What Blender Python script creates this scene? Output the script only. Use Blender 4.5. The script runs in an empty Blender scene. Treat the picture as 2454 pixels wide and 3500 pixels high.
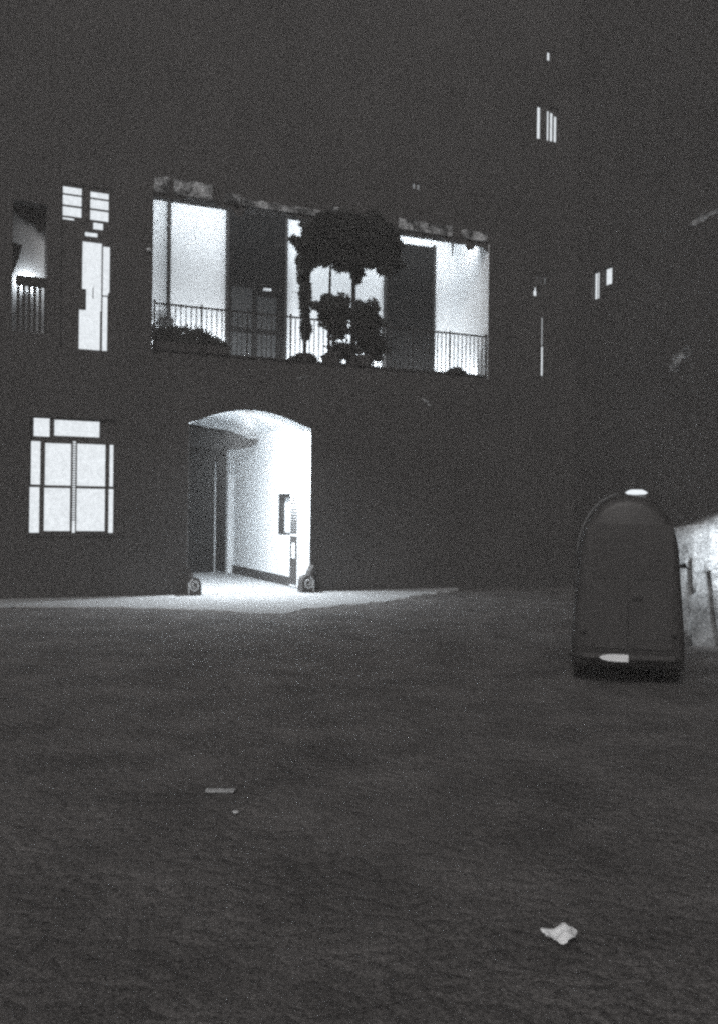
import bpy, bmesh, math, random
from mathutils import Vector, Matrix

random.seed(7)
S = bpy.context.scene
COL = S.collection
RAD = math.radians

# ------------------------------------------------------------------ camera, sky, moon, exposure
cam_d = bpy.data.cameras.new('camera')
cam = bpy.data.objects.new('camera', cam_d)
COL.objects.link(cam)
cam_d.sensor_fit = 'VERTICAL'
cam_d.sensor_height = 36
cam_d.lens = 32.14
cam_d.clip_end = 500
cam.matrix_world = Matrix.Translation((0, 0, 2.05)) @ Matrix.Rotation(RAD(90), 4, 'X') @ Matrix.Rotation(0.012, 4, 'Z')
S.camera = cam

SUN_EL, SUN_ROT = RAD(38), RAD(200)
w = bpy.data.worlds.new('World')
S.world = w
w.use_nodes = True
nt = w.node_tree
sky = nt.nodes.new('ShaderNodeTexSky')
sky.sky_type = 'NISHITA'
sky.sun_disc = False
sky.sun_elevation = SUN_EL
sky.sun_rotation = SUN_ROT
bw = nt.nodes.new('ShaderNodeRGBToBW')
tint = nt.nodes.new('ShaderNodeMix')
tint.data_type = 'RGBA'
tint.blend_type = 'MULTIPLY'
tint.inputs['Factor'].default_value = 1
tint.inputs['B'].default_value = (1, .955, .94, 1)
nt.links.new(sky.outputs[0], bw.inputs[0])
nt.links.new(bw.outputs[0], tint.inputs['A'])
bg = nt.nodes['Background']
nt.links.new(tint.outputs['Result'], bg.inputs[0])
bg.inputs[1].default_value = 0.125

sun_d = bpy.data.lights.new('moon', 'SUN')
sun_d.energy = 0.8
sun_d.angle = RAD(12)
sun_d.color = (1, .97, .95)
moon = bpy.data.objects.new('moon', sun_d)
COL.objects.link(moon)
sd = Vector((math.sin(SUN_ROT) * math.cos(SUN_EL), math.cos(SUN_ROT) * math.cos(SUN_EL), math.sin(SUN_EL)))
moon.rotation_euler = (-sd).to_track_quat('-Z', 'Y').to_euler()
moon.location = (0, -20, 30)

S.view_settings.view_transform = 'Standard'
S.view_settings.look = 'None'
S.view_settings.gamma = 1
S.view_settings.exposure = 0
S.render.engine = 'CYCLES'
S.cycles.use_denoising = False
S.cycles.use_adaptive_sampling = True
S.cycles.adaptive_threshold = .045
S.cycles.adaptive_min_samples = 32
S.cycles.pixel_filter_type = 'BLACKMAN_HARRIS'
S.cycles.filter_width = 2.6
S.render.resolution_x, S.render.resolution_y = 717, 1024

# ------------------------------------------------------------------ frame of the palazzo: t along facade, s into it, z up
TH = RAD(23.6)
P0 = Vector((-2.64, 22.37, 0))
CT, ST = math.cos(TH), math.sin(TH)
def L(t, s, z=0):
    return Vector((P0.x + t * CT - s * ST, P0.y + t * ST + s * CT, z))

# ------------------------------------------------------------------ materials
LIT = (.90, .955, 1.0)
def mat(name, col, rough=.85, var=.25, scale=30, bump=.3, bscale=None, stain=0, stain_scale=.8, tintc=(1, .97, .96), spec=.2, stretch=(1, 1, 1), thin=0, peel=None, setts=0):
    m = bpy.data.materials.new(name)
    m.use_nodes = True
    n = m.node_tree.nodes
    l = m.node_tree.links
    b = n['Principled BSDF']
    b.inputs['Roughness'].default_value = rough
    b.inputs['Specular IOR Level'].default_value = spec
    tc = n.new('ShaderNodeTexCoord')
    no = n.new('ShaderNodeTexNoise')
    no.inputs['Scale'].default_value = scale
    no.inputs['Detail'].default_value = 5
    no.inputs['Roughness'].default_value = .7
    mp = n.new('ShaderNodeMapping')
    mp.inputs['Scale'].default_value = stretch
    l.new(tc.outputs['Object'], mp.inputs['Vector'])
    l.new(mp.outputs[0], no.inputs['Vector'])
    r = n.new('ShaderNodeMapRange')
    r.inputs[1].default_value, r.inputs[2].default_value = .34, .66
    r.inputs[3].default_value, r.inputs[4].default_value = 1 - var, 1 + var
    l.new(no.outputs['Fac'], r.inputs[0])
    fac = r.outputs[0]
    if stain:
        n2 = n.new('ShaderNodeTexNoise')
        n2.inputs['Scale'].default_value = stain_scale
        n2.inputs['Detail'].default_value = 6
        n2.inputs['Roughness'].default_value = .62
        l.new(tc.outputs['Object'], n2.inputs['Vector'])
        r2 = n.new('ShaderNodeMapRange')
        r2.inputs[1].default_value, r2.inputs[2].default_value = peel or (.35, .68)
        r2.inputs[3].default_value, r2.inputs[4].default_value = 1 - stain, 1 + stain
        l.new(n2.outputs['Fac'], r2.inputs[0])
        mu = n.new('ShaderNodeMath')
        mu.operation = 'MULTIPLY'
        l.new(fac, mu.inputs[0])
        l.new(r2.outputs[0], mu.inputs[1])
        fac = mu.outputs[0]
    mx = n.new('ShaderNodeMix')
    mx.data_type = 'RGBA'
    mx.blend_type = 'MULTIPLY'
    mx.inputs['Factor'].default_value = 1
    mx.inputs['A'].default_value = (col * tintc[0], col * tintc[1], col * tintc[2], 1)
    l.new(fac, mx.inputs['B'])
    l.new(mx.outputs['Result'], b.inputs['Base Color'])
    if thin:
        tl = n.new('ShaderNodeBsdfTranslucent')
        l.new(mx.outputs['Result'], tl.inputs['Color'])
        ms = n.new('ShaderNodeMixShader')
        ms.inputs[0].default_value = thin
        l.new(b.outputs[0], ms.inputs[1])
        l.new(tl.outputs[0], ms.inputs[2])
        l.new(ms.outputs[0], n['Material Output'].inputs[0])
    if bump:
        nb = n.new('ShaderNodeTexNoise')
        nb.inputs['Roughness'].default_value = .65
        nb.inputs['Scale'].default_value = bscale or scale * .6
        nb.inputs['Detail'].default_value = 6
        l.new(tc.outputs['Object'], nb.inputs['Vector'])
        bm_ = n.new('ShaderNodeBump')
        bm_.inputs['Strength'].default_value = bump
        bm_.inputs['Distance'].default_value = .02
        hgt = nb.outputs['Fac']
        if setts:
            vo = n.new('ShaderNodeTexVoronoi')
            vo.feature = 'DISTANCE_TO_EDGE'
            vo.inputs['Scale'].default_value = setts
            l.new(tc.outputs['Object'], vo.inputs['Vector'])
            mr = n.new('ShaderNodeMapRange')
            mr.inputs[2].default_value = .25
            mr.inputs[4].default_value = .9
            l.new(vo.outputs['Distance'], mr.inputs[0])
            ad = n.new('ShaderNodeMath')
            l.new(hgt, ad.inputs[0])
            l.new(mr.outputs[0], ad.inputs[1])
            hgt = ad.outputs[0]
        l.new(hgt, bm_.inputs['Height'])
        l.new(bm_.outputs[0], b.inputs['Normal'])
    return m

def glow(name, strength, var=.08, scale=25):
    m = bpy.data.materials.new(name)
    m.use_nodes = True
    n = m.node_tree.nodes
    l = m.node_tree.links
    b = n['Principled BSDF']
    b.inputs['Base Color'].default_value = (.08, .08, .08, 1)
    b.inputs['Roughness'].default_value = .35
    tc = n.new('ShaderNodeTexCoord')
    no = n.new('ShaderNodeTexNoise')
    no.inputs['Scale'].default_value = scale
    no.inputs['Detail'].default_value = 4
    l.new(tc.outputs['Object'], no.inputs['Vector'])
    r = n.new('ShaderNodeMapRange')
    r.inputs[1].default_value, r.inputs[2].default_value = .3, .7
    r.inputs[3].default_value, r.inputs[4].default_value = strength * (1 - var), strength * (1 + var)
    l.new(no.outputs['Fac'], r.inputs[0])
    b.inputs['Emission Color'].default_value = (*LIT, 1)
    l.new(r.outputs[0], b.inputs['Emission Strength'])
    return m

COOL = (.95, .98, 1)
M = dict(
    stucco=mat('soot_dark_stucco', .070, var=.9, scale=24, bump=.5, bscale=14, stain=.12, stain_scale=.45, stretch=(.6, .6, 1.3)),
    wing=mat('soot_dark_render', .060, var=.9, scale=24, bump=.5, bscale=14, stain=.12, stain_scale=.45, stretch=(.6, .6, 1.3)),
    band=mat('plaster_and_lintel_light', .29, var=.7, scale=18, bump=.4, stain=.8, stain_scale=2.6, peel=(.43, .62), tintc=COOL),  # chips of plaster, and the dim light painted on the lintel
    white=mat('white_limewash', .78, var=.12, scale=22, bump=.15, stain=.08, tintc=COOL),
    passw=mat('white_passage_plaster', .82, var=.07, scale=22, bump=.15, stain=.04, tintc=COOL),
    ground=mat('worn_asphalt', .120, var=.7, scale=60, bump=.85, bscale=40, stain=.30, stain_scale=1.1, setts=6, rough=.8),
    pave=mat('paving_and_light_pool', .34, var=.12, scale=26, bump=.3, stain=.12, stain_scale=1.2, tintc=COOL),  # passage floor, and the painted pool of light at the door
    stone=mat('dark_guard_stone', .07, var=.25, scale=40, bump=.4),
    pstone=mat('worn_pale_stone', .55, var=.15, scale=40, bump=.3, tintc=COOL),
    shutter=mat('dark_shutter_paint', .075, var=.8, scale=24, bump=.3),
    wood=mat('dark_painted_wood', .034, var=.25, scale=40, bump=.15, rough=.6),
    black=mat('near_black_matte', .010, var=.25, scale=40, bump=.1, rough=.8, spec=.05),
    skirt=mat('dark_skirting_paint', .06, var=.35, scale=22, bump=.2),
    iron=mat('black_wrought_iron', .035, var=.2, scale=60, bump=.1, rough=.5),
    leaf=mat('dark_evergreen_leaf', .12, var=.35, scale=20, bump=0, rough=.7, tintc=(.98, 1, .97), thin=.5),
    bark=mat('dark_bark', .05, var=.4, scale=40, bump=.6),
    clay=mat('weathered_clay', .10, var=.2, scale=40, bump=.2),
    paper=mat('white_paper', .88, var=.06, scale=30, bump=.1, tintc=COOL),
    chalk=mat('white_painted_concrete', .9, var=.04, scale=30, bump=.1, tintc=COOL),
    enamel=mat('white_enamel', .8, var=.03, bump=0, rough=.4, tintc=COOL),
    rough=mat('rough_lime_render', .22, var=.6, scale=26, bump=.7, bscale=9, stain=.45, stain_scale=3, tintc=COOL),
    dim_glass=mat('dim_door_glass', .038, var=.4, scale=14, bump=0, rough=.3, tintc=COOL, spec=.3),
    lit=glow('lit_frosted_glass', .95, var=.12, scale=14),
    litb=glow('lit_curtained_glass', .74, var=.12, scale=12),
    litlow=glow('dimly_lit_glass', .22, var=.5, scale=14),
    lens=glow('glowing_glint', 1.0, var=.05),  # glow for the highlight on the van roof
    opal=glow('opal_globe', .85, var=.02),
)

# ------------------------------------------------------------------ mesh helpers
def obj(name, bm, m, parent=None, smooth=False):
    bmesh.ops.recalc_face_normals(bm, faces=bm.faces[:])
    me = bpy.data.meshes.new(name)
    bm.to_mesh(me)
    bm.free()
    if smooth:
        for p in me.polygons:
            p.use_smooth = True
    me.materials.append(M[m] if isinstance(m, str) else m)
    o = bpy.data.objects.new(name, me)
    COL.objects.link(o)
    if parent:
        o.parent = parent
    return o
def tag(o, label=None, cat=None, group=None, kind=None):
    if label: o['label'] = label
    if cat: o['category'] = cat
    if group: o['group'] = group
    if kind: o['kind'] = kind
    return o
def thing(name, label, cat, loc, rotz=0, group=None):
    o = bpy.data.objects.new(name, None)
    o.empty_display_size = .2
    COL.objects.link(o)
    o.location = loc
    o.rotation_euler = (0, 0, rotz)
    return tag(o, label, cat, group)
def box(bm, x0, x1, y0, y1, z0, z1):
    vs = [bm.verts.new(p) for p in [(x0,y0,z0),(x1,y0,z0),(x1,y1,z0),(x0,y1,z0),(x0,y0,z1),(x1,y0,z1),(x1,y1,z1),(x0,y1,z1)]]
    for f in [(0,3,2,1),(4,5,6,7),(0,1,5,4),(1,2,6,5),(2,3,7,6),(3,0,4,7)]:
        bm.faces.new([vs[i] for i in f])
    return bm
def B(*a):
    return box(bmesh.new(), *a)
def prism(bm, pts, y0, y1):
    """extrude an x-z outline from y0 to y1"""
    a = [bm.verts.new((x, y0, z)) for x, z in pts]
    b = [bm.verts.new((x, y1, z)) for x, z in pts]
    bm.faces.new(a)
    bm.faces.new(b[::-1])
    for i in range(len(pts)):
        j = (i + 1) % len(pts)
        bm.faces.new([a[j], a[i], b[i], b[j]])
    return bm
def tube(bm, pts, rad, n=8):
    rings = []
    pts = [Vector(p) for p in pts]
    for i, p in enumerate(pts):
        d = (pts[min(i + 1, len(pts) - 1)] - pts[max(i - 1, 0)]).normalized()
        a = d.orthogonal().normalized() if not rings else (last - d * last.dot(d)).normalized()
        last = a
        b = d.cross(a)
        r = rad[i] if isinstance(rad, (list, tuple)) else rad
        rings.append([bm.verts.new(p + (a * math.cos(k * 2 * math.pi / n) + b * math.sin(k * 2 * math.pi / n)) * r) for k in range(n)])
    for q, s_ in zip(rings, rings[1:]):
        for k in range(n):
            bm.faces.new([q[k], q[(k + 1) % n], s_[(k + 1) % n], s_[k]])
    bm.faces.new(rings[0][::-1])
    bm.faces.new(rings[-1])
    return bm
def lathe(bm, prof, n=16, c=(0, 0, 0)):
    rings = []
    for r, z in prof:
        rings.append([bm.verts.new((c[0] + max(r, .001) * math.cos(k * 2 * math.pi / n), c[1] + max(r, .001) * math.sin(k * 2 * math.pi / n), c[2] + z)) for k in range(n)])
    for q, s_ in zip(rings, rings[1:]):
        for k in range(n):
            bm.faces.new([q[k], q[(k + 1) % n], s_[(k + 1) % n], s_[k]])
    bm.faces.new(rings[0][::-1])
    bm.faces.new(rings[-1])
    return bm
def lamp_light(name, kind, loc, energy, parent=None, **kw):
    d = bpy.data.lights.new(name, kind)
    d.energy = energy
    d.color = LIT
    for k, v in kw.items():
        if k != 'rot': setattr(d, k, v)
    o = bpy.data.objects.new(name, d)
    COL.objects.link(o)
    o.location = loc
    if 'rot' in kw: o.rotation_euler = kw['rot']
    if parent: o.parent = parent
    return o

# ------------------------------------------------------------------ ground
bm = bmesh.new()
def gz(x, y):
    return   .004 * math.sin(x * 1.9 + y * .7) * math.sin(y * 1.3 - x * .4) + .006 * math.sin(5.1 * x + 2.3 * y) * math.sin(4.3 * y - 1.1 * x)
xs = [-120, -60, -30, -16] + [-9 + i * .25 for i in range(77)] + [14, 22, 40, 70, 120]
ys = [-60, -25, -8, 0] + [1.5 + i * .25 for i in range(67)] + [20, 23, 28, 40, 80, 140]
gv = [[bm.verts.new((x, y, (gz(x, y) - .012) if (-9.1 < x < 10.1 and 1.4 < y < 18.2) else -.012)) for x in xs] for y in ys]
for j in range(len(ys) - 1):
    for i in range(len(xs) - 1):
        bm.faces.new([gv[j][i], gv[j][i + 1], gv[j + 1][i + 1], gv[j + 1][i]])
tag(obj('ground', bm, 'ground', smooth=True), kind='structure')

# pool of door light put into pale paving cut to its outline, just above the asphalt
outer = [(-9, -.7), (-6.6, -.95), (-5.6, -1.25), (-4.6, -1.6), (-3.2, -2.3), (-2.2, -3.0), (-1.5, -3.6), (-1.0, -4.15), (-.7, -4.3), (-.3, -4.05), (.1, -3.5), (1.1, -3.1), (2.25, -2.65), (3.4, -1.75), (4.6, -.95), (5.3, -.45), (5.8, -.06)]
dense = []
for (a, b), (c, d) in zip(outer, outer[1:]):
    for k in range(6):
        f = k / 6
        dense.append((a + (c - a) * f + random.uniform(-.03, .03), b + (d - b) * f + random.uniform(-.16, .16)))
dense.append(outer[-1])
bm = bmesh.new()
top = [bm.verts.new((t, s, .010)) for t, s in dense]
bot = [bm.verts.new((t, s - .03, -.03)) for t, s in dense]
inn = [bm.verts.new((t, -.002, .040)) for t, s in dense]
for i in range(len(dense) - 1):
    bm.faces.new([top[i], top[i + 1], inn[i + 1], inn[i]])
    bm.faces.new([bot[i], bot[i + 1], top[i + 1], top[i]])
pv = obj('light_pool_paving', bm, 'pave')
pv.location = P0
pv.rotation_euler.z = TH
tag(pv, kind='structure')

# ------------------------------------------------------------------ palazzo
T0, T1, ZT, WT = -13.0, 9.61, 19.2, .5
pal = thing('palazzo', 'tall soot-dark building with lit arched carriage entrance and lit upstairs loggia', 'building', P0, TH)

GW = (-5.12, -3.22, 1.49, 4.10)
DOOR = (-1.55, 1.55, 0, 4.56)
FW = (-4.50, -3.40, 5.66, 9.40)
DW = (-5.52, -4.80, 5.95, 8.85)
LOG = (-2.45, 6.67, 5.72, 9.47)
BW_ = (8.17, 8.92, 12.56, 13.55)
SW = (8.48, 8.70, 14.82, 15.14)
RW = (8.10, 8.72, 8.14, 8.82)
SL = (8.30, 8.60, 5.88, 7.90)
FS = (4.30, 4.56, 10.58, 10.78)
holes = [GW, DOOR, FW, DW, LOG, BW_, SW, RW, SL, FS]
tx = sorted({T0, T1} | {h[0] for h in holes} | {h[1] for h in holes})
zx = sorted({-.05, ZT, 0.0} | {h[2] for h in holes} | {h[3] for h in holes})
def solid(i, j):
    if i < 0 or j < 0 or i >= len(tx) - 1 or j >= len(zx) - 1: return False
    a, b = (tx[i] + tx[i + 1]) / 2, (zx[j] + zx[j + 1]) / 2
    return not any(h[0] < a < h[1] and h[2] < b < h[3] for h in holes)
bm = bmesh.new()
vf = {}
def V(i, j, k):
    if (i, j, k) not in vf: vf[i, j, k] = bm.verts.new((tx[i], WT if k else 0, zx[j]))
    return vf[i, j, k]
for i in range(len(tx) - 1):
    for j in range(len(zx) - 1):
        if not solid(i, j): continue
        bm.faces.new([V(i, j, 0), V(i + 1, j, 0), V(i + 1, j + 1, 0), V(i, j + 1, 0)])
        bm.faces.new([V(i, j, 1), V(i, j + 1, 1), V(i + 1, j + 1, 1), V(i + 1, j, 1)])
        for (di, dj, a, b) in ((-1, 0, (i, j), (i, j + 1)), (1, 0, (i + 1, j), (i + 1, j + 1)), (0, -1, (i, j), (i + 1, j)), (0, 1, (i, j + 1), (i + 1, j + 1))):
            if not solid(i + di, j + dj):
                bm.faces.new([V(*a, 0), V(*b, 0), V(*b, 1), V(*a, 1)])
wall = obj('wall', bm, 'stucco', pal)

# arch head of the carriage entrance: stepped springing and a flat segmental curve
def arch(w, z0, ear, rise, n=20):
    p = [(-w, z0), (-w + ear, z0 + .05)]
    for k in range(n + 1):
        x = -w + ear + .06 + (2 * w - 2 * ear - .12) * k / n
        u = 2 * k / n - 1
        p.append((x, z0 + .07 + rise * (1 - u * u)))
    return p + [(w - ear, z0 + .05), (w, z0)]
AR = arch(1.55, 4.14, .2, .30)
bm = bmesh.new()
fr = [(bm.verts.new((x, 0, z)), bm.verts.new((x, WT + .2, z)), bm.verts.new((x, 0, 4.56)), bm.verts.new((x, WT + .2, 4.56))) for x, z in AR]
for a, b in zip(fr, fr[1:]):
    bm.faces.new([a[0], b[0], b[2], a[2]])
    bm.faces.new([a[1], a[3], b[3], b[1]])
    bm.faces.new([a[0], a[1], b[1], b[0]])
tag(obj('arch_head', bm, 'stucco', pal))
# white reveal of the entrance
obj('arch_soffit', (lambda b: ([b.faces.new([b.verts.new((x0, .004, z0 - .004)), b.verts.new((x1, .004, z1 - .004)), b.verts.new((x1, .7, z1 - .004)), b.verts.new((x0, .7, z0 - .004))]) for (x0, z0), (x1, z1) in zip(AR, AR[1:])], b)[1])(bmesh.new()), 'passw', pal)
for sx in (-1, 1):
    obj('door_jamb', B(*sorted((sx * 1.545, sx * 1.60)), .003, .70, 0, 4.135), 'passw', pal)

# passage: side walls, vault, floor, end wall
PD = 7.0
obj('passage_wall', B(1.552, 1.75, .701, 1.36, -.02, 4.9), 'passw', pal)
for a in ((1.36, 2.50, -.02, 1.40), (1.36, 2.50, 2.52, 4.9), (2.50, PD, -.02, 4.9)):
    obj('passage_wall', B(1.552, 1.75, *a), 'passw', pal)
obj('passage_wall', B(-1.75, -1.552, .701, PD, -.02, 4.9), 'passw', pal)
bm = bmesh.new()
vv = [(bm.verts.new((x, .701, z + .06)), bm.verts.new((x, PD, z + .06))) for x, z in arch(1.552, 4.20, .02, .42)]
for a, b in zip(vv, vv[1:]):
    bm.faces.new([a[0], b[0], b[1], a[1]])
obj('vault', bm, 'passw', pal, smooth=True)
obj('passage_floor', B(-1.74, 1.74, -.001, PD + 1.2, -.04, .046), 'pave', pal)
obj('passage_skirting', B(1.528, 1.551, 1.36, PD, .046, .30), 'skirt', pal)
obj('end_pier', B(1.37, 1.551, PD, PD + .25, -.02, 4.9), 'passw', pal)
obj('end_wall', B(-1.75, 1.34, PD + 1.2, PD + 1.3, -.02, 4.9), 'black', pal)
obj('end_return', B(1.34, 1.551, PD + .25, PD + 1.2, -.02, 4.9), 'black', pal)
ed = obj('inner_door', B(.2, 1.04, PD + .45, PD + .51, .05, 3.9), 'black', pal)
obj('door_edge', B(1.041, 1.085, PD + .44, PD + .52, .05, 3.6), 'pstone', ed)
# near-black curved panel across the passage in front of the end
pts = [(-1.5, 3.90), (-1.5, 4.36), (-.6, 4.42), (0, 4.42), (.55, 4.38), (.95, 4.28), (1.2, 4.16), (1.5, 4.16), (1.45, 4.02), (1.25, 3.90), (.9, 3.84), (.6, 3.82)]
tag(obj('dark_tympanum', prism(bmesh.new(), pts, 4.3, 4.42), 'black', pal), 'dark panel across the vault of the passage')
# porter's hatch in the right-hand wall
ht = bmesh.new()
box(ht, 1.60, 1.74, 2.40, 2.50, 1.40, 2.52)
box(ht, 1.60, 1.74, 1.36, 2.40, 2.42, 2.52)
box(ht, 1.60, 1.74, 1.36, 2.40, 1.40, 1.46)
hatch = obj('hatch', ht, 'wood', pal)
obj('hatch_reveal', B(1.555, 1.74, 2.497, 2.53, 1.40, 2.52), 'wood', hatch)
obj('pane', B(1.70, 1.72, 1.37, 2.40, 1.46, 2.42), 'white', hatch)
# ribbed door leaf folded back against the wall
leaf = obj('door_leaf', B(1.49, 1.545, .72, 1.34, .08, 2.6), 'passw', pal)
zz, hh = 2.42, .014
while zz > 1.46:
    obj('slat', B(1.474, 1.489, .78, 1.30, zz - hh, zz), 'skirt', leaf)
    zz -= .075
    hh = min(hh + .004, .05)
obj('door_panel', B(1.474, 1.489, .78, 1.30, .14, 1.40), 'skirt', leaf)
obj('panel_inset', B(1.466, 1.473, .90, 1.12, .82, 1.22), 'passw', leaf)

# ground-floor window
def window(name, hole, s, panes, m='lit', fm='shutter', fw=None, label=None, cover=True):
    """frame plate with the panes standing just behind its openings"""
    t0, t1, z0, z1 = hole
    ts = sorted({t0, t1} | {p[0] for p in panes} | {p[1] for p in panes})
    zs = sorted({z0, z1} | {p[2] for p in panes} | {p[3] for p in panes})
    b = bmesh.new()
    for i in range(len(ts) - 1):
        run = None
        for j in range(len(zs) - 1):
            a, c = (ts[i] + ts[i + 1]) / 2, (zs[j] + zs[j + 1]) / 2
            if not any(p[0] < a < p[1] and p[2] < c < p[3] for p in panes):
                run = run or zs[j]
                if j == len(zs) - 2: box(b, ts[i], ts[i + 1], s, s + .05, run, zs[j + 1])
            elif run is not None:
                box(b, ts[i], ts[i + 1], s, s + .05, run, zs[j])
                run = None
    f = obj(name, b, fm, pal)
    if label: f['label'] = label
    for p in panes:
        mm = p[4] if len(p) > 4 else m
        obj('pane', B(p[0] - .01, p[1] + .01, s + .052, s + .062, p[2] - .01, p[3] + .01), mm, f)
    return f
gp = [(-5.03, -4.69, 3.66, 4.07), (-4.59, -3.60, 3.69, 4.05),
      (-5.08, -4.88, 2.58, 3.55), (-5.10, -4.89, 1.50, 2.52), (-4.78, -4.22, 2.57, 3.52), (-4.79, -4.23, 1.54, 2.51),
      (-4.09, -3.46, 2.57, 3.53), (-4.09, -3.46, 1.54, 2.51), (-3.37, -3.28, 2.57, 3.53), (-3.38, -3.27, 1.50, 2.51), (-4.185, -4.115, 1.50, 3.58)]
gw = window('ground_window', GW, .07, gp)
bm = bmesh.new()
for k in range(32):
    z = 1.78 + k * .056
    box(bm, -4.20, -4.10, .058, .069, z, z + .022)
obj('louvre', bm, 'wood', gw)
obj('window_sill', B(-5.25, -3.05, -.03, .06, 1.42, 1.486), 'stucco', gw)

# tall French window upstairs
fp = []
for (a, b, rows) in ((-4.47, -4.06, [(8.56, 8.62), (8.66, 8.88), (8.91, 9.14), (9.165, 9.33)]), (-3.87, -3.46, [(8.42, 8.60), (8.645, 8.88), (8.91, 9.13), (9.155, 9.30)])):
    for z0, z1 in rows: fp.append((a, b, z0, z1))
fp[0] = (-4.47, -4.22, 8.575, 8.63)
fp[4] = (-3.80, -3.58, 8.44, 8.60)
fp += [(-3.98, -3.70, 8.26, 8.36), (-4.03, -3.60, 7.05, 8.14), (-3.94, -3.60, 6.58, 7.05), (-4.09, -3.62, 5.68, 6.58), (-3.575, -3.42, 7.02, 8.08), (-3.575, -3.45, 6.95, 7.02), (-3.575, -3.46, 5.68, 6.93)]
fwn = window('french_window', FW, .03, fp)
obj('window_handle', B(-3.80, -3.78, .015, .029, 6.85, 7.10), 'iron', fwn)

# dim curtained window at the far left: a lit curtain behind an iron grille
dw = obj('curtained_window', B(DW[0], DW[1], .62, .64, DW[2], DW[3]), 'white', pal)
bm = bmesh.new()
prism(bm, [(-5.52, 8.86), (-5.52, 8.87), (-4.79, 8.87), (-4.79, 8.4), (-4.95, 8.3), (-5.05, 8.5), (-5.25, 8.55), (-5.5, 8.75)], .42, .44)
obj('blind', bm, 'wood', dw)
bm = bmesh.new()
prism(bm, [(-5.53, 8.02), (-5.30, 7.98), (-5.36, 7.7), (-5.44, 7.45), (-5.53, 7.2)], .40, .42)
obj('curtain', bm, 'wood', dw)
obj('window_apron', B(-5.44, -4.80, .02, .05, 6.98, 7.20), 'wood', dw)
for k in range(6):
    obj('bar', B(-5.42 + k * .115, -5.36 + k * .115, .03, .05, 5.97, 6.98), 'iron', dw)
obj('window_cheek', B(DW[0] - .04, DW[0] - .002, .5, .64, DW[2], DW[3]), 'wood', dw)
obj('window_cheek', B(DW[1] + .002, DW[1] + .04, .5, .64, DW[2], DW[3]), 'wood', dw)

# small lit windows high up and towards the corner
window('barred_window', BW_, .02, [(8.19, 8.31, 12.6, 13.5), (8.52, 8.60, 12.6, 13.45), (8.625, 8.73, 12.6, 13.42), (8.755, 8.86, 12.6, 13.34)])
window('attic_window', SW, .02, [(8.50, 8.60, 14.86, 15.10)])
window('broken_shutter_window', RW, .02, [(8.14, 8.26, 8.18, 8.32), (8.17, 8.24, 8.32, 8.42), (8.24, 8.29, 8.66, 8.74, 'litlow'), (8.37, 8.41, 8.55, 8.76, 'litlow'), (8.5, 8.56, 8.55, 8.74, 'litlow'), (8.34, 8.38, 8.2, 8.28, 'litlow')])
window('ajar_shutter_door', SL, .02, [(8.425, 8.475, 6.82, 7.60), (8.42, 8.50, 5.95, 6.78)])
window('dim_window', FS, .02, [(4.32, 4.40, 10.6, 10.75, 'litlow'), (4.45, 4.53, 10.6, 10.74, 'litlow')])

# loggia: floor, ceiling, rear wall, ends, doors, architrave, railing
LD = 1.9
obj('loggia_floor', B(-3.4, 6.67, .02, LD, 5.45, 5.70), 'stucco', pal)
obj('loggia_kerb', B(-2.44, 6.655, .03, .09, 5.722, 5.80), 'stucco', pal)
obj('loggia_ceiling', B(-3.4, 6.67, .501, LD, 10.32, 10.45), 'white', pal)
obj('loggia_wall', B(-3.4, 6.67, LD, LD + .1, 5.70, 10.32), 'white', pal)
obj('loggia_return', B(6.672, 6.76, .501, LD, 5.70, 10.32), 'white', pal)
obj('loggia_return', B(6.664, 6.669, .01, .50, 5.722, 9.465), 'white', pal)
obj('loggia_return', B(-3.5, -3.4, .501, LD, 5.70, 10.32), 'white', pal)
def loggia_door(a, b, z1, panes, label):
    f = obj('loggia_door', B(a, b, LD - .06, LD - .002, 5.72, z1), 'black', pal)
    f['label'] = label
    for p in panes:
        obj('pane', B(p[0], p[1], LD - .072, LD - .061, p[2], p[3]), 'dim_glass', f)
    for x in (a - .07, b):
        obj('door_frame', B(x, x + .07, LD - .09, LD - .003, 5.72, z1 + .07), 'wood', f)
    return f
d1 = loggia_door(-.12, 1.43, 10.07, [(-.04, .52, 6.9, 7.95), (.66, 1.2, 6.9, 7.75), (-.04, .52, 5.95, 6.75), (.66, 1.2, 5.95, 6.75)], 'tall dark glazed door with faint panes')
obj('letter_plate', B(.83, 1.05, LD - .09, LD - .061, 7.93, 7.99), 'enamel', d1)
loggia_door(4.45, 5.93, 9.72, [], 'plain dark door beside the white end wall')
obj('downpipe', tube(bmesh.new(), [(-1.71, LD - .14, 5.72), (-1.71, LD - .14, 10.3)], .055, 10), 'iron', pal)
obj('pipe_box', tube(bmesh.new(), [(-1.95, LD - .12, 6.86), (-1.72, LD - .16, 6.82), (-1.6, LD - .12, 6.88)], [.09, .14, .08], 8), 'iron', pal)
obj('corner_crease_shade', prism(bmesh.new(), [(6.50, 10.31), (6.66, 10.31), (6.62, 9.85), (6.58, 9.5), (6.54, 9.9)], LD - .012, LD - .004), 'skirt', pal)  # shade of the corner crease put in as a dark strip

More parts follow.
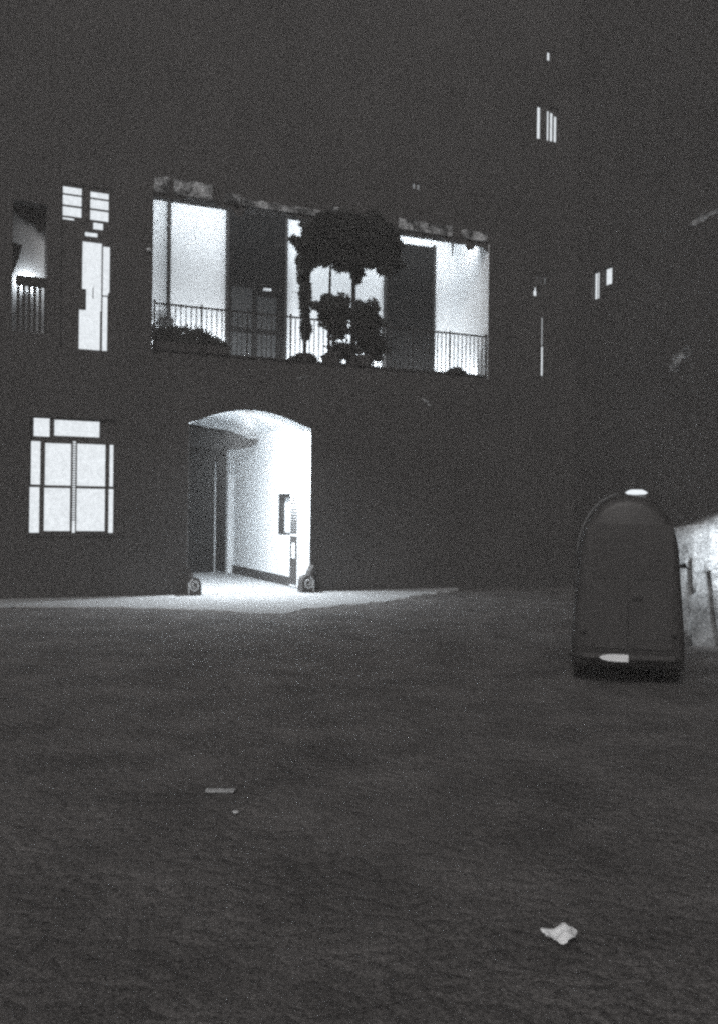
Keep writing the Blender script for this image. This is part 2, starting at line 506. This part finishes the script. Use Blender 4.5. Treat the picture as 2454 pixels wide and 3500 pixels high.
# architrave lengths over the loggia: flaking plaster, pale tone standing in for bounce light
for a, b, z0, z1 in ((-2.44, -2.08, 9.50, 9.86), (-1.98, -1.05, 9.50, 9.86), (-.75, -.35, 9.50, 9.72), (-.3, 2.0, 9.48, 9.64), (2.0, 2.35, 9.52, 9.80), (3.9, 5.5, 9.48, 9.76), (5.8, 6.6, 9.48, 9.72)):
    bm = bmesh.new()
    n = max(4, int((b - a) / .09))
    up = [(a + (b - a) * i / n, z1 + random.uniform(-.03, .02)) for i in range(n + 1)]
    prism(bm, up + [(b, z0), (a, z0)], -.018, -.002)
    obj('plaster_light_band', bm, 'band', pal)
for pts in ([(1.14, 5.33), (1.40, 5.38), (1.46, 5.47), (1.25, 5.43)], [(4.63, 5.08), (4.75, 5.08), (4.95, 4.90), (4.86, 4.88)]):
    obj('plaster_chip', prism(bmesh.new(), pts, -.17 if pts[0][0] < 2 and pts[0][1] > 5.44 else -.012, -.003), 'band', pal)
obj('wall_knob', lathe(bmesh.new(), [(.0, -.05), (.045, -.03), (.055, 0), (.045, .03), (0, .05)], 10, (-2.55, -.06, 8.1)), 'pstone', pal)

for a, b, dmin, dmax in ((-2.44, -1.7, .02, .10), (-1.0, -.15, .02, .12), (-.6, -.2, .05, .30), (.9, 1.9, .02, .10), (3.6, 5.2, .02, .10), (5.2, 6.2, .02, .14), (5.95, 6.25, .1, .34), (6.3, 6.66, .10, .42)):
    n = max(5, int((b - a) / .07))
    tri = b > 6.6
    lo = []
    for i in range(n + 1):
        u = i / n
        env = u * u if tri else math.sin(math.pi * u) ** .6
        lo.append((a + (b - a) * u, 9.468 - (dmin + (dmax - dmin) * env * random.uniform(.4, 1))))
    obj('broken_plaster', prism(bmesh.new(), lo + [(b, 9.469), (a, 9.469)], .03, .07), 'stucco', pal)

def railing():
    r = obj('railing', B(-2.42, 6.62, -.02, .02, 6.865, 6.905), 'iron', pal)
    obj('bottom_rail', B(-2.42, 6.62, -.015, .015, 5.80, 5.83), 'iron', r)
    proto = None
    n = 72
    for k in range(n + 1):
        x = -2.40 + k * (9.0 / n)
        thick = k % 9 == 0
        if thick:
            o = obj('post', B(x - .019, x + .019, -.019, .019, 5.72, 6.96), 'iron', r)
        elif proto is None:
            proto = obj('baluster', B(-.0105, .0105, -.0105, .0105, 5.83, 6.865), 'iron', r)
            proto.location.x = x
        else:
            o = proto.copy()
            COL.objects.link(o)
            o.parent = r
            o.location.x = x
    return r
railing()
obj('cornice', B(T0, T1, -.45, -.003, 18.7, 19.2), 'stucco', pal)
obj('roof', prism(bmesh.new(), [(T0, 19.21), (T1, 19.21), (T1, 19.5), (T0, 19.5)], -.6, 7), 'stucco', pal)
for a in ((T0, T0 + .3, .51, 9.0), (T1 - .3, T1, .51, 9.0)):
    obj('side_wall', B(*a, -.05, 19.2), 'stucco', pal)

# ------------------------------------------------------------------ right-hand wing, square to the palazzo
wing = thing('courtyard_wing', 'dark plain side building meeting the palazzo at the corner, with two small lit panes', 'building', L(9.61, 0, 0), TH)
bm = bmesh.new()
ho = [(-.98, -.62, 8.05, 8.86), (-1.52, -1.10, 8.34, 8.86)]
ss = sorted({-40.0, 9.0} | {h[0] for h in ho} | {h[1] for h in ho})
zs = sorted({-.05, 19.2} | {h[2] for h in ho} | {h[3] for h in ho})
for i in range(len(ss) - 1):
    for j in range(len(zs) - 1):
        a, b = (ss[i] + ss[i + 1]) / 2, (zs[j] + zs[j + 1]) / 2
        if not any(h[0] < a < h[1] and h[2] < b < h[3] for h in ho):
            box(bm, .01, .45, ss[i], ss[i + 1], zs[j], zs[j + 1])
obj('wall', bm, 'wing', wing)
obj('roof', B(-.6, 8, -40, 9, 19.21, 19.5), 'wing', wing)
for hi, h in enumerate(ho):
    f = obj('window_frame', B(.16, .20, h[0], h[1], h[2], h[3]), 'wood', wing)
    n = 3 if hi == 0 else 1
    wd = (h[1] - h[0]) / n
    for k in range(n):
        obj('pane', B(.14, .158, h[0] + k * wd + .03, h[0] + (k + 1) * wd - .03, h[2] + .03, h[3] - .04), 'lit', f)
M['patch'] = mat('worn_plaster_patch', .19, var=.8, scale=20, bump=.5, stain=.6, stain_scale=4, peel=(.46, .62), tintc=COOL)
def patch(pts, parent, name='plaster_patch', m='patch'):
    pts = [((a[0] * (1 - f) + b[0] * f) + random.uniform(-.06, .06), (a[1] * (1 - f) + b[1] * f) + random.uniform(-.05, .05)) for a, b in zip(pts, pts[1:] + pts[:1]) for f in (0, .25, .5, .75)]
    b = bmesh.new()
    a = [b.verts.new((-.006, y, z)) for y, z in pts]
    c = [b.verts.new((.008, y, z)) for y, z in pts]
    b.faces.new(a)
    for i in range(len(pts)):
        j = (i + 1) % len(pts)
        b.faces.new([a[i], a[j], c[j], c[i]])
    return obj(name, b, m, parent)
patch([(-4.3, 9.10), (-4.6, 9.08), (-5.5, 9.16), (-6.4, 9.2), (-6.4, 9.34), (-5.4, 9.28), (-4.7, 9.2)], wing, 'cornice_patch')
patch([(-3.75, 5.66), (-4.0, 5.60), (-4.2, 5.85), (-4.55, 5.95), (-4.5, 6.16), (-4.2, 6.08), (-3.9, 6.02)], wing)

# ------------------------------------------------------------------ lamps of the palazzo
gl = thing('soffit_lamp', 'flat white opal lamp set under the crown of the arched entrance', 'lamp', L(0, .30, 4.49), TH)
obj('back_plate', lathe(bmesh.new(), [(.16, 0), (.16, .02)], 20), 'enamel', gl)
obj('globe', lathe(bmesh.new(), [(.03, -.05), (.10, -.035), (.14, 0)], 20), 'opal', gl, True)
lamp_light('bulb', 'SPOT', (0, 0, -.07), 2250, gl, spot_size=RAD(152), spot_blend=1, shadow_soft_size=.1, rot=(RAD(7), 0, 0))
pl = thing('vault_lamp', 'small globe lamp under the passage vault, tucked behind the arch head', 'lamp', L(.1, .95, 4.74), TH)
obj('back_plate', lathe(bmesh.new(), [(.07, -.02), (.07, 0)], 14), 'enamel', pl)
obj('globe', lathe(bmesh.new(), [(.015, -.07), (.04, -.055), (.05, -.02)], 14), 'opal', pl, True)
lamp_light('bulb', 'POINT', (0, 0, -.11), 330, pl, shadow_soft_size=.035)

for i, (z, rx, e) in enumerate(((9.72, 70, 215), (5.86, 110, 360))):  # second row is added, unseen, to even out light on the rear wall
    for k in range(3):
        tc = -1.0 + k * 3.1
        f = thing('tube_lamp', ('ceiling' if i == 0 else 'added unseen floor') + '-mounted fluorescent batten behind the loggia front, ' + ('left-hand', 'middle', 'right-hand')[k] + ' of three', 'lamp', L(tc, .56, z), TH, 'fluorescent battens in the loggia')
        obj('batten', B(-1.4, 1.4, -.05, -.02, -.05, .05), 'enamel', f)
        obj('tube', tube(bmesh.new(), [(-1.36, 0, 0), (1.36, 0, 0)], .016, 8), 'opal', f)
        lamp_light('tube_light', 'AREA', (0, .03, 0), e * (.17, .15, .21)[k], f, shape='RECTANGLE', size=2.8, size_y=.06, rot=(RAD(rx), 0, 0))
dl = thing('table_lamp', 'small lamp glowing low behind the curtained upstairs window', 'lamp', L(-5.2, .54, 7.06), TH)
obj('shade', lathe(bmesh.new(), [(.05, -.06), (.04, .04), (.02, .06)], 10), 'opal', dl)
lamp_light('bulb', 'POINT', (0, -.01, .14), 15, dl, shadow_soft_size=.03)

# ------------------------------------------------------------------ guard stones at the foot of the jambs
def guard_stone(t, flip, label):
    g = thing('guard_stone', label, 'guard stone', L(t, -.06, .045), TH, 'volute guard stones')
    pts = [(-.16, 0), (.17, 0), (.165, .12)]
    for k in range(9):
        a = k / 8 * RAD(100)
        pts.append((.0 + .16 * math.cos(a), .22 + .2 * math.sin(a)))
    pts += [(-.06, .52), (-.13, .66), (-.16, .66)]
    if flip: pts = [(-x, z) for x, z in pts][::-1]
    obj('stone', prism(bmesh.new(), pts, -.22, .10), 'stone', g)
    sp = []
    for k in range(40):
        a = k / 39 * RAD(560)
        r = .125 - .095 * k / 39
        sp.append(((.0 + r * math.cos(a + 1.9)) * (-1 if flip else 1), -.225, .23 + 1.25 * r * math.sin(a + 1.9)))
    obj('volute', tube(bmesh.new(), sp, .017, 6), 'pstone', g)
    obj('edge_fillet', tube(bmesh.new(), [((-.14) * (-1 if flip else 1), -.222, .02), ((-.14) * (-1 if flip else 1), -.222, .30)], .016, 6), 'pstone', g)
guard_stone(-1.43, False, 'dark scrolled guard stone at left jamb of lit entrance')
guard_stone(1.42, True, 'dark scrolled guard stone at right jamb of lit entrance')

# ------------------------------------------------------------------ plants in the loggia
def leaves(bm, c, r, n, size=.10, hole=.0):
    n = int(n * 1.8)
    for _ in range(n):
        while True:
            p = Vector((random.uniform(-1, 1), random.uniform(-1, 1), random.uniform(-1, 1)))
            if p.length < 1: break
        f = .75 + .38 * math.sin(5 * p.x + 3 * p.z + c[0]) * math.sin(4 * p.z - 2 * p.y)
        q = Vector(c) + Vector((p.x * r[0] * f, p.y * r[1], p.z * r[2] * f))
        d = Vector((random.gauss(0, 1), random.gauss(0, 1), random.gauss(0, 1))).normalized()
        e = d.orthogonal().normalized()
        s_ = size * random.uniform(.6, 1.3)
        bm.faces.new([bm.verts.new(q - d * s_), bm.verts.new(q + e * s_ * .45), bm.verts.new(q + d * s_), bm.verts.new(q - e * s_ * .45)])
def pot(parent, r=.2, h=.34):
    p = obj('pot', lathe(bmesh.new(), [(r * .7, 0), (r * .95, h * .85), (r * 1.08, h * .86), (r * 1.08, h), (r * .85, h), (r * .8, h * .9)], 16), 'clay', parent, False)
    return p
def potted_tree(t, s, stem, rad, blobs, label):
    g = thing('potted_tree', label, 'plant', L(t, s, 5.702), TH, 'potted trees in the loggia')
    pot(g)
    obj('trunk', tube(bmesh.new(), [(x, y, z) for x, y, z in stem], rad, 7), 'bark', g)
    bm = bmesh.new()
    for c, r, n in blobs: leaves(bm, (c[0] - (.18 if c[2] > 2.7 else 0), c[1] - (.34 if c[2] > 2.7 else 0), c[2] - (.1 if c[2] > 2.7 else 0)), r, n)
    obj('crown', bm, 'leaf', g)
Z = lambda z: z - 5.702
potted_tree(1.44, .26, [(0, 0, .25), (.02, 0, 1.2), (-.03, 0, 1.9), (.1, 0, 2.6)], [.05, .05, .045, .03],
    [((.0, 0, Z(7.5)), (.17, .14, .75), 1500), ((-.05, 0, Z(8.3)), (.22, .18, .55), 1300), ((.35, 0, Z(8.95)), (.42, .22, .6), 3000), ((.1, 0, Z(8.6)), (.3, .2, .5), 1500), ((.03, 0, Z(6.7)), (.14, .14, .35), 500)],
    'leftmost potted tree by the loggia railing, slender stem with leaning crown')
potted_tree(2.10, .26, [(0, 0, .25), (0, 0, 1.4), (.02, 0, 2.7)], [.045, .04, .03],
    [((.15, 0, Z(9.15)), (.95, .24, .75), 6000), ((-.3, 0, Z(8.75)), (.75, .22, .55), 3600), ((.42, 0, Z(8.55)), (.5, .2, .36), 1500)],
    'middle potted tree of the loggia, thin stem and wide dark crown')
potted_tree(2.77, .26, [(0, 0, .25), (0, 0, 1.5), (.0, 0, 2.8)], [.075, .07, .05],
    [((.3, 0, Z(9.2)), (1.05, .24, .75), 6000), ((.25, 0, Z(8.75)), (.85, .22, .42), 3600), ((.08, 0, Z(8.3)), (.2, .16, .4), 900), ((.95, 0, Z(8.75)), (.55, .2, .6), 2600), ((.95, 0, Z(9.25)), (.5, .2, .4), 1500)],
    'rightmost potted tree of the loggia, thick stem and dark crown touching the far door')
def bush(t, s, blobs, label, name='potted_bush'):
    g = thing(name, label, 'plant', L(t, s, 5.702), TH, 'potted bushes in the loggia')
    pot(g, .22, .4)
    obj('stem', tube(bmesh.new(), [(0, 0, .3), (.01, 0, 1.2)], [.03, .02], 6), 'bark', g)
    bm = bmesh.new()
    for c, r, n in blobs: leaves(bm, c, r, n, .08)
    obj('foliage', bm, 'leaf', g)
bush(2.22, .22, [((0, 0, Z(7.22)), (.78, .22, .5), 3400), ((.1, 0, Z(6.75)), (.45, .2, .35), 700), ((.2, 0, Z(6.2)), (.5, .2, .3), 300)], 'round dark bush rising over the railing between two tree stems')
bush(3.08, .22, [((0, 0, Z(7.1)), (.7, .22, .55), 3600), ((.1, 0, Z(6.6)), (.6, .2, .45), 1500), ((.3, 0, Z(6.4)), (.5, .2, .5), 900), ((-.5, 0, Z(6.2)), (.6, .2, .25), 400)], 'wide dark bush over the railing right of the thick stem')
def trough(t0, t1, s, hs, label):
    g = thing('planter_trough', label, 'planter', L(t0, s, 5.702), TH, 'planters along the loggia railing')
    w_ = t1 - t0
    obj('trough', B(0, w_, -.12, .12, 0, min(.32, hs(.3) * .55)), 'clay', g)
    bm = bmesh.new()
    for i in range(int(w_ * 14)):
        x = (i + .5) / 14
        h = hs(x / w_)
        for q in range(120):
            hh = random.random() ** .7 * h * random.uniform(.7, 1.1)
            p = Vector((x + random.gauss(0, .035), random.uniform(-.1, .1), .12 + hh))
            d = Vector((random.gauss(0, .5), random.gauss(0, .5), 1)).normalized()
            e = Vector((1, random.gauss(0, .4), 0)).normalized()
            bm.faces.new([bm.verts.new(p - d * .05), bm.verts.new(p + e * .02), bm.verts.new(p + d * .06), bm.verts.new(p - e * .02)])
    obj('foliage', bm, 'leaf', g)
trough(-2.38, -.55, .20, lambda u: .60 if u < .62 else .60 - .9 * (u - .62), 'long planter with ragged greenery at left end of the loggia railing')
trough(1.05, 1.72, .20, lambda u: .10 + .06 * u, 'short planter beside the leftmost tree stem')
trough(5.55, 6.05, .20, lambda u: .16 * math.sin(math.pi * u) + .02, 'small planter in front of the white end wall')

# ------------------------------------------------------------------ parked van, seen from the back
M['paint'] = mat('dull_dark_car_paint', .048, var=.15, scale=8, bump=0, rough=.45, spec=.4)
M['vglass'] = mat('dark_car_glass', .046, var=.1, scale=8, bump=0, rough=.3, spec=.4)
M['rubber'] = mat('tyre_rubber', .05, var=.2, scale=60, bump=.2)
M['trim'] = mat('worn_metal_trim', .16, var=.3, scale=30, bump=.1, rough=.4, tintc=COOL)
van = thing('parked_van', 'dark round-roofed van parked at right, with a small glowing piece for its roof glint and white bumper end', 'van', (3.25, 11.0, -.012), RAD(-14))
def van_ring(y, k, zc=0.0):
    pts = [(-.655, .2), (-.668, .5), (-.64, .9)]
    for i in range(15):
        a = math.pi * (1 - i / 14)
        c, s_ = math.cos(a), math.sin(a)
        pts.append((.60 * math.copysign(abs(c) ** .86, c), 1.42 + .90 * abs(s_) ** .92))
    pts += [(.64, .9), (.668, .5), (.655, .2)]
    return [(x * k, y, (z - 1.3) * k + 1.3 + zc) for x, z in pts]
bm = bmesh.new()
rings = [[bm.verts.new(p) for p in van_ring(y, k, zc)] for y, k, zc in ((0, .86, 0), (.03, .94, 0), (.10, .985, 0), (.22, 1, 0), (1.2, 1, 0), (2.3, 1, 0), (2.75, .95, -.03), (3.0, .82, -.1), (3.1, .66, -.2))]
for a, b in zip(rings, rings[1:]):
    for i in range(len(a)):
        j = (i + 1) % len(a)
        bm.faces.new([a[i], a[j], b[j], b[i]])
bm.faces.new(rings[0])
bm.faces.new(rings[-1][::-1])
body = obj('body', bm, 'paint', van, True)
for sx in (-1, 1):
    d = obj('rear_door', B(*sorted((sx * .012, sx * .50)), -.022, -.002, .46, 1.95), 'paint', van)
    obj('door_window', B(*sorted((sx * .07, sx * .42)), -.032, -.023, 1.30, 1.80), 'vglass', d)
    obj('tail_lamp', lathe(bmesh.new(), [(.045, 0), (.045, .03), (.02, .045)], 12), 'vglass', van).matrix_local = Matrix.Translation((sx * .53, -.01, .66)) @ Matrix.Rotation(RAD(90), 4, 'X')
    for y in (.62, 2.45):
        bm = lathe(bmesh.new(), [(.19, -.08), (.29, -.08), (.31, -.04), (.31, .04), (.29, .08), (.19, .08)], 24)
        bmesh.ops.transform(bm, matrix=Matrix.Translation((sx * .56, y, .31)) @ Matrix.Rotation(RAD(90), 4, 'Y'), verts=bm.verts[:])
        wh = obj('wheel', bm, 'rubber', van)
        bm = lathe(bmesh.new(), [(.18, -.03), (.18, .05), (.06, .085)], 20)
        bmesh.ops.transform(bm, matrix=Matrix.Translation((sx * .56, y, .31)) @ Matrix.Rotation(RAD(90 * sx), 4, 'Y'), verts=bm.verts[:])
        obj('rim', bm, 'trim', wh)
obj('door_handle', B(.03, .16, -.05, -.023, 1.05, 1.09), 'iron', van)
obj('rear_bumper', tube(bmesh.new(), [(-.60, .06, .36), (-.52, -.06, .36), (0, -.10, .36), (.52, -.06, .36), (.60, .06, .36)], .045, 10), 'paint', van)
bx = [(-.335, .0), (-.30, .022), (-.24, .036), (-.16, .042), (.0, .043), (.0, -.043), (-.16, -.042), (-.24, -.036), (-.30, -.022)]
obj('bumper_end', prism(bmesh.new(), [(x, .36 + z) for x, z in bx], -.165, -.12), 'chalk', van)
arc = [(.615 * math.cos(a) * abs(math.cos(a)) ** -.14, .20, 1.43 + .90 * math.sin(a) ** .92) for a in [RAD(100 + 8 * k) for k in range(10)]]
obj('roof_rim_highlight', tube(bmesh.new(), arc, .013, 6), 'trim', van, True)  # pale tube standing in for the rim highlight on the roof edge
rl = obj('roof_glint', lathe(bmesh.new(), [(.02, -.03), (.10, -.026), (.135, -.005), (.10, .02), (.07, .032), (.045, .022)], 24, (.09, .28, 2.345)), 'lens', van, True)  # glowing disc standing in for the highlight on top of the roof
obj('glint_cap', lathe(bmesh.new(), [(.05, .018), (.04, .036), (.01, .04)], 12, (.09, .28, 2.345)), 'iron', rl)

# ------------------------------------------------------------------ lit rough wall at the right edge
rw = thing('buttressed_wall', 'pale rough-rendered wall with narrow arches, lamplit at the right edge', 'wall', (4.95, 14.6, 0), RAD(-8))
def rough_prism(pts, y0, y1, name, parent, amp=.02):
    amp *= .2
    b = bmesh.new()
    prism(b, pts, y0, y1)
    bmesh.ops.triangulate(b, faces=b.faces[:])
    bmesh.ops.subdivide_edges(b, edges=b.edges[:], cuts=3, use_grid_fill=True)
    for v in b.verts:
        v.co += Vector((random.uniform(-amp, amp), random.uniform(-amp, amp), random.uniform(-amp, amp)))
    return obj(name, b, 'rough', parent, True)
sp = [(-.02, 1.24), (.16, 1.26), (.24, 1.3), (.30, 1.26), (.36, 1.12), (.40, 1.05), (.46, 1.1), (.54, 1.18), (.62, 1.06), (.66, 1.2), (1.6, 1.2), (1.6, 2.16), (.95, 2.12), (.75, 2.08), (.58, 2.0), (.4, 1.92), (.2, 1.88), (.02, 1.82), (-.1, 1.72), (-.14, 1.55)]
rough_prism(sp, 0, .5, 'spandrel', rw, .025)
rough_prism([(-.02, 1.2), (.26, 1.22), (.28, .7), (.34, .25), (.36, -.02), (.12, -.02), (.08, .5)], -.07, .4, 'buttress', rw)
rough_prism([(.34, 1.35), (.41, 1.35), (.42, .85), (.36, .84)], -.05, .1, 'thin_shaft', rw, .008)
rough_prism([(.62, 1.2), (1.0, 1.2), (1.1, -.02), (.78, -.02), (.68, .6)], -.07, .4, 'buttress', rw)
obj('recess_back', B(.1, 1.6, .01, .49, -.02, 1.19), 'rough', rw)
wl = thing('wall_lantern', 'hooded lantern bracketed on the rough wall just past the right edge', 'lamp', (5.86, 13.75, 2.06))
obj('hood', lathe(bmesh.new(), [(.20, -.02), (.14, .06), (.03, .1)], 16), 'iron', wl)
obj('glass', lathe(bmesh.new(), [(.04, -.16), (.07, -.1), (.07, -.02)], 12), 'opal', wl)
obj('bracket', tube(bmesh.new(), [(0, 0, .1), (0, .2, .2), (0, .90, .05)], .015, 6), 'iron', wl)
lamp_light('bulb', 'AREA', (0, .06, -.55), 36, wl, shape='DISK', size=.4, rot=(RAD(90), 0, 0))

# ------------------------------------------------------------------ small things on the ground
bm = bmesh.new()
nx, ny = 14, 9
grid = [[None] * (nx + 1) for _ in range(ny + 1)]
for j in range(ny + 1):
    for i in range(nx + 1):
        u, v = i / nx * 2 - 1, j / ny * 2 - 1
        r = 1 - .10 * math.sin(3 * math.atan2(v, u) + 1) - .05 * math.sin(7 * math.atan2(v, u))
        k = max(abs(u), abs(v))
        ln = math.hypot(u, v) or 1
        x, y = u * k / ln * r, v * k / ln * r
        z = .02 + .025 * math.sin(4 * x + 2 * y) + .02 * math.sin(6 * y - 3 * x) + random.uniform(0, .02) + .035 * (1 - x * x) * (1 - y * y)
        grid[j][i] = bm.verts.new((x * .082 + .01 * y, y * .085, max(z * .5, .004)))
for j in range(ny):
    for i in range(nx):
        bm.faces.new([grid[j][i], grid[j][i + 1], grid[j + 1][i + 1], grid[j + 1][i]])
pap = obj('crumpled_paper', bm, 'paper')
sm = pap.modifiers.new('thickness', 'SOLIDIFY')
sm.thickness = .002
pap.location = (1.0, 4.44, 0)
pap.rotation_euler.z = -.35
tag(pap, 'crumpled white paper lying on dark ground near bottom right', 'paper')

st = obj('wood_strip', prism(bmesh.new(), [(0, 0), (.20, 0), (.215, .018), (.0, .014)], 0, .05), mat('grey_weathered_lath', .42, var=.4, scale=30, tintc=COOL))
st.location = (-1.09, 6.64, 0)
tag(st, 'short pale strip of wood lying on the dark ground left of centre', 'wood strip')
ch = obj('stone_chip', lathe(bmesh.new(), [(.02, 0), (.025, .008), (.01, .016)], 6), 'pstone')
ch.location = (-.81, 6.2, 0)
tag(ch, 'tiny pale stone chip on the ground below the wood strip', 'stone')

# ------------------------------------------------------------------ haze volume added to lift the blacks to a milky grey
M['haze'] = bpy.data.materials.new('black_lift_haze')
M['haze'].use_nodes = True
hn = M['haze'].node_tree
hn.nodes.remove(hn.nodes['Principled BSDF'])
pv_ = hn.nodes.new('ShaderNodeVolumePrincipled')
pv_.inputs['Color'].default_value = (.9, .9, .9, 1)
pv_.inputs['Density'].default_value = HAZE = .006
hn.links.new(pv_.outputs[0], hn.nodes['Material Output'].inputs['Volume'])
tag(obj('haze', B(-125, 125, -65, 145, -1.1, 21), 'haze'), kind='stuff')
